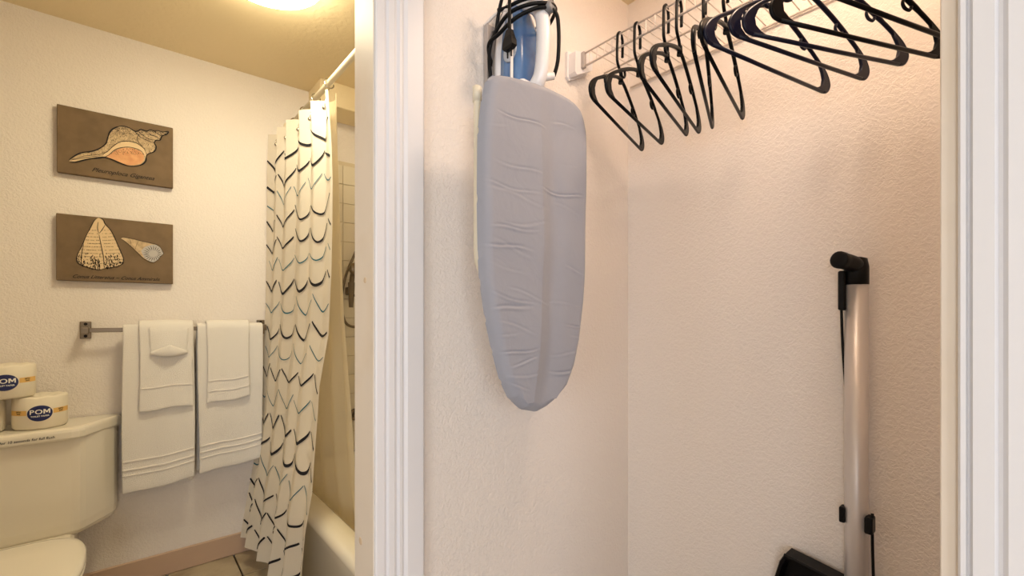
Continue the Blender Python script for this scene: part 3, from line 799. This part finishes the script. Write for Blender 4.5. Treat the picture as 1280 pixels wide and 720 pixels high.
hp = smooth_path([(IX, IY - 0.060, IZ + 0.012), (IX, IY - 0.098, IZ + 0.014), (IX, IY - 0.122, IZ + 0.040), (IX, IY - 0.131, IZ + 0.090), (IX, IY - 0.133, IZ + 0.140), (IX, IY - 0.128, IZ + 0.180), (IX, IY - 0.110, IZ + 0.215), (IX, IY - 0.080, IZ + 0.240), (IX, IY - 0.045, IZ + 0.255)], 6)
O('handle', *tube(hp, [lerp(0.024, 0.019, min(1, i / 12)) if i < 30 else lerp(0.019, 0.026, (i - 30) / (len(hp) - 30)) for i in range(len(hp))], 16, flat=((1, 0, 0), 0.85)), 'iron_white', t, smooth=True)
O('heel', *box((IX - 0.046, IY - 0.105, IZ), (IX + 0.046, IY - 0.02, IZ + 0.03), 0.012, 3), 'iron_white', t)
O('dial', *lathe([(0.013, 0.0), (0.015, -0.006), (0.014, -0.018), (0.004, -0.020)], (IX + 0.004, IY - 0.140, IZ + 0.196), 'y', 18), 'dial_grey', t, smooth=True)
O('spray_button', *lathe([(0.006, 0.0), (0.006, -0.005), (0.001, -0.006)], (IX, IY - 0.085, IZ + 0.256), 'y', 12), 'dial_grey', t)
O('cord_bushing', *tube([(IX - 0.005, IY - 0.118, IZ + 0.032), (IX + 0.03, IY - 0.140, IZ + 0.040)], [0.011, 0.009], 12), 'iron_white', t, smooth=True)
def ip(w, d, h): return (IX + w, IY - d, IZ + h)
cord = smooth_path([ip(0.030, 0.140, 0.040), ip(0.034, 0.150, 0.080), ip(0.030, 0.156, 0.150), ip(0.015, 0.158, 0.185), ip(-0.02, 0.140, 0.190), ip(-0.056, 0.095, 0.172), ip(-0.070, 0.045, 0.150), ip(-0.076, 0.010, 0.135), ip(-0.050, -0.006, 0.10), ip(0.0, -0.008, 0.10),
                    ip(0.050, -0.004, 0.14), ip(0.064, 0.050, 0.185), ip(0.048, 0.120, 0.205), ip(0.012, 0.156, 0.200), ip(-0.030, 0.135, 0.198), ip(-0.062, 0.080, 0.190), ip(-0.070, 0.030, 0.160), ip(-0.072, 0.008, 0.120), ip(-0.066, 0.006, 0.06), ip(-0.040, -0.004, 0.04), ip(0.03, -0.004, 0.08),
                    ip(0.060, 0.050, 0.19), ip(0.04, 0.120, 0.226), ip(0.0, 0.146, 0.224), ip(-0.035, 0.105, 0.222), ip(-0.058, 0.055, 0.215), ip(-0.060, 0.030, 0.222)], 7)
co = O('cord', *tube(cord, 0.0048, 8), 'cord_black', t, smooth=True)
loop = smooth_path([ip(-0.060, 0.020, 0.165), ip(-0.062, 0.030, 0.20), ip(-0.064, 0.050, 0.240), ip(-0.066, 0.070, 0.255), ip(-0.068, 0.083, 0.240), ip(-0.070, 0.086, 0.20), ip(-0.070, 0.086, 0.16), ip(-0.070, 0.086, 0.135)], 6)
O('cord_loop', *tube(loop, 0.0045, 8), 'cord_black', t, smooth=True)
pl = O('plug', *loft([[ip(-0.070 + a * s1, 0.086 + b * s2, h) for a, b in ((-1, -1), (1, -1), (1, 1), (-1, 1))] for h, s1, s2 in ((0.140, 0.006, 0.007), (0.122, 0.008, 0.012), (0.112, 0.008, 0.017), (0.098, 0.008, 0.019), (0.092, 0.006, 0.014))]), 'cord_black', t)
for s in (-1, 1):
    O('plug_pin', *box(ip(-0.0715, 0.086 + s * 0.007 + 0.0015, 0.074), ip(-0.0685, 0.086 + s * 0.007 - 0.0015, 0.093)), 'cord_black', pl)

# ironing board: outline from the left and right edges at each height
KB = 0.79 / 0.88
zs = lambda z: 1.19 + (z - 1.19) * KB
LE = sorted((zs(z), x * KB) for z, x in ((1.797, 0.858), (1.795, 0.82), (1.787, 0.759), (1.780, 0.715), (1.771, 0.687), (1.752, 0.670), (1.704, 0.658), (1.624, 0.647), (1.464, 0.645), (1.32, 0.648), (1.268, 0.652), (1.173, 0.669), (1.094, 0.690), (1.02, 0.715), (0.975, 0.741), (0.941, 0.781), (0.928, 0.829)))
RE = sorted((zs(z), x * KB) for z, x in ((1.797, 0.862), (1.7955, 0.92), (1.790, 0.965), (1.774, 0.998), (1.745, 1.016), (1.713, 1.026), (1.66, 1.030), (1.542, 1.027), (1.386, 1.023), (1.30, 1.021), (1.223, 1.015), (1.116, 0.996), (1.04, 0.974), (0.984, 0.943), (0.952, 0.898), (0.936, 0.864), (0.928, 0.832)))
ZB, ZT = zs(0.928), zs(1.797)
outl = [(interp(LE, z), z) for z in [lerp(ZB, ZT, (1 - math.cos(PI * k / 60)) / 2) for k in range(61)]] + [(interp(RE, z), z) for z in [lerp(ZT, ZB, (1 - math.cos(PI * k / 60)) / 2) for k in range(61)]]
def edge_dist(x, z):
    best = 9
    for (a, b), (c, d) in zip(outl, outl[1:] + outl[:1]):
        dx, dz = c - a, d - b; L = dx * dx + dz * dz
        k = 0 if L == 0 else max(0, min(1, ((x - a) * dx + (z - b) * dz) / L))
        best = min(best, math.hypot(x - a - k * dx, z - b - k * dz))
    return best
rn = random.Random(11)
creases = []
for z0, xa, xb, dp in ((1.470, 0.58, 0.72, 0.0045), (1.452, 0.58, 0.76, 0.004), (1.478, 0.77, 0.86, 0.004), (1.46, 0.80, 0.91, 0.003), (1.52, 0.60, 0.74, 0.003), (1.385, 0.58, 0.70, 0.004), (1.400, 0.66, 0.76, 0.0025), (1.330, 0.59, 0.73, 0.0035), (1.345, 0.60, 0.70, 0.003),
                       (1.285, 0.60, 0.72, 0.0025), (1.222, 0.60, 0.74, 0.0045), (1.205, 0.61, 0.72, 0.004), (1.235, 0.66, 0.76, 0.003), (1.165, 0.61, 0.73, 0.004), (1.150, 0.61, 0.68, 0.003), (1.095, 0.63, 0.75, 0.004), (1.075, 0.64, 0.74, 0.004), (1.060, 0.64, 0.72, 0.003),
                       (1.025, 0.66, 0.72, 0.004), (1.290, 0.83, 0.91, 0.004), (1.215, 0.80, 0.90, 0.003), (1.150, 0.80, 0.90, 0.0045), (1.138, 0.83, 0.89, 0.003), (1.085, 0.79, 0.88, 0.0045), (1.040, 0.78, 0.86, 0.004), (1.62, 0.63, 0.74, 0.0035), (1.60, 0.60, 0.66, 0.003), (1.655, 0.78, 0.86, 0.003), (1.57, 0.82, 0.88, 0.003)):
    creases.append((z0 + rn.uniform(-0.012, 0.012), xa + rn.uniform(-0.01, 0.04), xb + rn.uniform(-0.05, 0.01), dp * rn.uniform(0.2, 1.1), rn.uniform(-0.3, 0.2), rn.uniform(0, 6), rn.uniform(0.0016, 0.0026)))
BY = 0.775
def pad_pt(u, v):
    z = lerp(ZB, ZT, (1 - math.cos(PI * v)) / 2)
    a, b = interp(LE, z), interp(RE, z)
    x = lerp(a, b, u)
    d = edge_dist(x, z) if not (0.12 < u < 0.88 and 0.12 < v < 0.88) else 0.03
    r = 0.022; q = min(1.0, d / r)
    y = BY + 0.026 * (1 - math.sqrt(max(0, 1 - (1 - q) ** 2)))
    cx = interp([(0.95, 0.715), (1.1, 0.735), (1.35, 0.748), (1.7, 0.742)], z)      # lengthwise fold of the cover
    k = interp([(0.95, 0.2), (1.05, 1), (1.45, 1), (1.6, 0.5), (1.75, 0.1)], z)
    e = x - cx
    y -= k * 0.010 * math.exp(-abs(e) / (0.03 if e > 0 else 0.10)) * q
    y += k * 0.007 * math.exp(-((e - 0.045) / 0.03) ** 2) * q
    for z0, xa, xb, dp, sl, ph, wd in creases:
        if abs(z - z0) < 0.05 and xa - 0.03 < x < xb + 0.03:
            w = min(1, max(0, (x - xa + 0.03) / 0.04)) * min(1, max(0, (xb + 0.03 - x) / 0.05))
            zc = z0 + sl * (x - (xa + xb) / 2) + 0.004 * math.sin(40 * x + ph)
            h = (z - zc) / wd
            y += w * dp * 0.75 * (math.exp(-h * h) - 0.7 * math.exp(-((h + 2.0) / 1.6) ** 2)) * q
    y += 0.0012 * math.sin(31 * z + 9 * x) * q
    return (x, y, z)
t = thing('ironing_board', ((interp(LE, 1.4) + interp(RE, 1.4)) / 2, BY + 0.02, ZB), 'grey padded ironing board hanging upright on the closet wall', 'ironing board')
V, F = grid(pad_pt, 76, 460)
nb = len(V)
O('padded_cover', V, F, 'pad_grey', t, smooth=True)
cx0, cz0 = 0.75, 1.33
ins = [(cx0 + (x - cx0) * 0.93, cz0 + (z - cz0) * 0.97) for x, z in outl]
O('board_underside', *prism(ins, 'y', BY + 0.024, BY + 0.034), 'caddy_white', t)
O('folded_leg', *tube(smooth_path([(0.603, 0.832, 1.690), (0.604, 0.832, 1.60), (0.604, 0.832, 1.45), (0.604, 0.832, 1.335), (0.610, 0.832, 1.295), (0.632, 0.830, 1.268), (0.68, 0.828, 1.262), (0.78, 0.828, 1.262)], 6), 0.0088, 12), 'tube_cream', t, smooth=True)
O('leg_cap', *tube([(0.603, 0.832, 1.662), (0.603, 0.832, 1.694), (0.603, 0.832, 1.697)], [0.0105, 0.0105, 0.008], 12), 'tube_cream', t, smooth=True)
O('folded_leg', *tube(smooth_path([(0.86, 0.832, 1.68), (0.86, 0.832, 1.45), (0.86, 0.832, 1.33), (0.845, 0.830, 1.275), (0.78, 0.828, 1.262)], 6), 0.0088, 12), 'tube_cream', t, smooth=True)
O('leg_pivot', *tube([(0.603, 0.832, 1.43), (0.603, 0.806, 1.43)], 0.005, 8), 'tube_cream', t)

# ------------------------------------------------------------------ wire shelf
t = thing('wire_shelf', (1.23, 0.2, 1.95), 'white ventilated wire closet shelf that holds the hangers', 'shelf')
SF, SB, SZ, SL = 1.084, 1.366, 1.990, 1.951
YA, YB = 0.930, -0.585
for (x, z, y0, r) in ((SF, SZ, YA, 0.0028), (SF, SL, YA, 0.0032), (1.217, SZ - 0.005, 0.962, 0.0030), (SB, SZ - 0.004, 0.964, 0.0032)):
    O('rail', *tube([(x, y0, z), (x, YB, z)], r, 8), 'wire_white', t, smooth=True)
wv, wfc = tube([(SB + 0.002, 0, SZ + 0.002), (SF + 0.004, 0, SZ + 0.002), (SF, 0, SZ - 0.001), (SF - 0.002, 0, SL - 0.002)], 0.0017, 6)
wm = bpy.data.meshes.new('cross_wire'); wm.from_pydata([tuple(Vector(v)) for v in wv], [], wfc); wm.materials.append(MATS['wire_white'])
k = 0
y = 0.912
while y > YB:
    o = bpy.data.objects.new('cross_wire', wm); COL.objects.link(o); o.parent = t
    o.location = Vector((0, y, 0)) - WPOS[t]
    y -= 0.0282
O('end_bracket', *merge(prism([(1.052, 1.928), (1.060, 1.920), (1.132, 1.958), (1.135, 2.000), (1.128, 2.010), (1.054, 1.992)], 'y', 0.942, PA - 0.008),
                        prism([(1.046, 1.922), (1.056, 1.912), (1.142, 1.956), (1.145, 2.008), (1.136, 2.018), (1.048, 2.000)], 'y', PA - 0.010, PA - 0.001)), 'bracket_white', t)
O('wire_cap', *box((1.078, 0.930, 1.945), (1.090, 0.944, 1.996), 0.002, 1), 'caddy_grey', t)

# ------------------------------------------------------------------ clothes hangers (local frame: x across, z up, neck at the origin)
def hanger_parts():
    arm = []
    fr = []
    for s in (-1, 1):
        path = smooth_path([(0, 0, 0.0), (s * 0.03, 0, -0.007), (s * 0.085, 0, -0.032), (s * 0.135, 0, -0.060), (s * 0.170, 0, -0.082), (s * 0.192, 0, -0.100), (s * 0.203, 0, -0.120), (s * 0.196, 0, -0.137), (s * 0.180, 0, -0.142)], 4)
        fr.append(tube(path, [0.0052] * 12 + [0.0045] * (len(path) - 12), 8, flat=((0, 1, 0), 0.9)))
        web = [(s * a, b) for a, b in ((0.158, -0.073), (0.176, -0.085), (0.194, -0.102), (0.203, -0.120), (0.196, -0.137), (0.180, -0.142), (0.150, -0.142), (0.166, -0.136), (0.178, -0.126), (0.181, -0.112), (0.175, -0.097))]
        fr.append(prism(web, 'y', -0.0036, 0.0036))
        fr.append(tube(smooth_path([(s * 0.098, 0, -0.038), (s * 0.092, 0, -0.050), (s * 0.098, 0, -0.060), (s * 0.110, 0, -0.062), (s * 0.114, 0, -0.054)], 4), 0.0032, 6))
    fr.append(tube([(-0.182, 0, -0.142), (0, 0, -0.1425), (0.182, 0, -0.142)], 0.0042, 8))
    fr.append(tube([(0, 0, -0.012), (0, 0, 0.012)], [0.0075, 0.006], 10))
    hook = smooth_path([(0, 0, 0.004), (-0.008, 0, 0.020), (-0.028, 0, 0.036), (-0.033, 0, 0.055), (-0.033, 0, 0.105), (-0.029, 0, 0.121), (-0.013, 0, 0.132), (0.003, 0, 0.122), (0.007, 0, 0.106), (0.008, 0, 0.070)], 5)
    return merge(*fr), tube(hook, 0.0040, 8)
def mk(name, g, m):
    me = bpy.data.meshes.new(name); me.from_pydata([tuple(Vector(v)) for v in g[0]], [], g[1])
    bm = bmesh.new(); bm.from_mesh(me); bmesh.ops.recalc_face_normals(bm, faces=bm.faces); bm.to_mesh(me); bm.free()
    for p in me.polygons: p.use_smooth = len(p.vertices) == 4
    me.materials.append(MATS[m]); return me
gf, gh = hanger_parts()
HM = {c: (mk('frame', gf, 'hanger_' + c), mk('hook', gh, 'hanger_' + c)) for c in ('black', 'navy')}
HANG = [
    (1.100, 0.809, 1.867, 0.264, -0.061, 'black', 'black plastic hanger nearest the shelf end bracket, first from the ironing board'),
    (1.102, 0.750, 1.866, 0.216, -0.034, 'black', 'black plastic hanger second from the ironing board'),
    (1.099, 0.660, 1.868, 0.244, -0.042, 'black', 'black plastic hanger third from the ironing board'),
    (1.096, 0.622, 1.867, 0.227, -0.074, 'black', 'black plastic hanger fourth from the ironing board, close to the third'),
    (1.095, 0.555, 1.867, 0.360, -0.089, 'black', 'black plastic hanger seen almost edge-on, fifth from the ironing board'),
    (1.095, 0.502, 1.868, 0.207, -0.078, 'black', 'slim black hanger sixth from the ironing board, hanging just left of the navy ones'),
    (1.097, 0.397, 1.867, -0.267, -0.063, 'navy', 'dark navy hanger turned broadside, lowest tip of the right-hand cluster'),
    (1.099, 0.336, 1.867, -0.342, -0.050, 'navy', 'dark navy hanger turned broadside, second of the right-hand cluster'),
    (1.099, 0.291, 1.867, -0.471, -0.038, 'navy', 'dark navy hanger turned broadside, third of the right-hand cluster'),
    (1.100, 0.234, 1.862, -0.504, -0.077, 'black', 'black hanger cut off by the closet jamb, fourth of the right-hand cluster'),
    (1.094, 0.170, 1.862, -0.460, -0.129, 'black', 'black hanger mostly hidden behind the jamb, last on the right'),
]
for hx, hy, hz, yaw, tilt, c, lb in HANG:
    e = thing('clothes_hanger', (hx, hy, hz), lb, 'hanger', 'plastic hangers on the closet shelf')
    e.rotation_euler = (0, -tilt, yaw)
    for me, nm in zip(HM[c], ('frame', 'hook')):
        o = bpy.data.objects.new(nm, me); COL.objects.link(o); o.parent = e

# ------------------------------------------------------------------ upright sweeper leaning at the closet back wall
PX, PY = 1.325, 0.300
t = thing('upright_sweeper', (PX, PY, 0), 'upright sweeper with thick silver pole and black handle by the closet wall', 'sweeper')
O('pole', *lathe([(0.0235, 0.10), (0.0235, 1.262)], (PX, PY, 0), 'z', 28), 'pole_silver', t, smooth=True)
O('pole_cap', *lathe([(0.0225, 1.256), (0.0245, 1.257), (0.0245, 1.298), (0.021, 1.318), (0.010, 1.322)], (PX, PY, 0), 'z', 24), 'plastic_black', t, smooth=True)
hd = smooth_path([(PX + 0.004, PY - 0.004, 1.300), (PX - 0.03, PY + 0.004, 1.306), (PX - 0.062, PY + 0.014, 1.311), (PX - 0.075, PY + 0.018, 1.312)], 5)
O('handle_grip', *tube(hd, [0.018] * 4 + [0.019] * 6 + [0.020] * 4 + [0.017, 0.008], 18), 'plastic_black', t, smooth=True)
O('cable_clip', *box((PX - 0.026, PY + 0.016, 1.196), (PX - 0.008, PY + 0.031, 1.290), 0.003, 1), 'plastic_black', t)
O('cable', *tube(smooth_path([(PX - 0.012, PY + 0.027, 1.215), (PX - 0.006, PY + 0.026, 1.12), (PX + 0.006, PY + 0.022, 1.00)], 5), 0.003, 6), 'plastic_black', t, smooth=True)
O('pole_clip', *box((PX - 0.022, PY + 0.018, 0.690), (PX + 0.004, PY + 0.030, 0.727), 0.003, 2), 'plastic_black', t)
O('pole_clip', *box((PX - 0.026, PY - 0.036, 0.682), (PX + 0.004, PY - 0.020, 0.720), 0.003, 2), 'plastic_black', t)
O('cable', *tube(smooth_path([(PX - 0.012, PY - 0.033, 0.728), (PX - 0.012, PY - 0.033, 0.66), (PX - 0.010, PY - 0.036, 0.5), (PX, PY - 0.036, 0.3)], 5), 0.003, 6), 'plastic_black', t, smooth=True)
O('floor_head', *merge(box((PX - 0.13, PY - 0.13, 0.004), (PX + 0.045, PY + 0.13, 0.075), 0.02, 3), tube([(PX - 0.02, PY, 0.06), (PX, PY, 0.14)], [0.035, 0.027], 16)), 'plastic_black', t)
d = thing('dustpan', (1.28, 0.39, 0.30), 'black dustpan clipped beside the silver sweeper pole', 'dustpan')
def panring(x, shr):
    p = [(0.475, 0.30), (0.470, 0.500), (0.458, 0.545), (0.447, 0.566), (0.38, 0.5555), (0.30, 0.542), (0.262, 0.534), (0.262, 0.30)]
    cy, cz = 0.37, 0.44
    return [(x, cy + (a - cy) * shr, cz + (b - cz) * shr) for a, b in p]
O('pan', *loft([panring(1.358, 0.97), panring(1.352, 1.0), panring(1.300, 1.0), panring(1.298, 0.985), panring(1.300, 0.93), panring(1.340, 0.90)]), 'plastic_black', d)
O('pan_rim', *tube([(1.299, 0.447, 0.566), (1.299, 0.38, 0.5555), (1.299, 0.30, 0.542)], 0.004, 8), 'plastic_black', d)
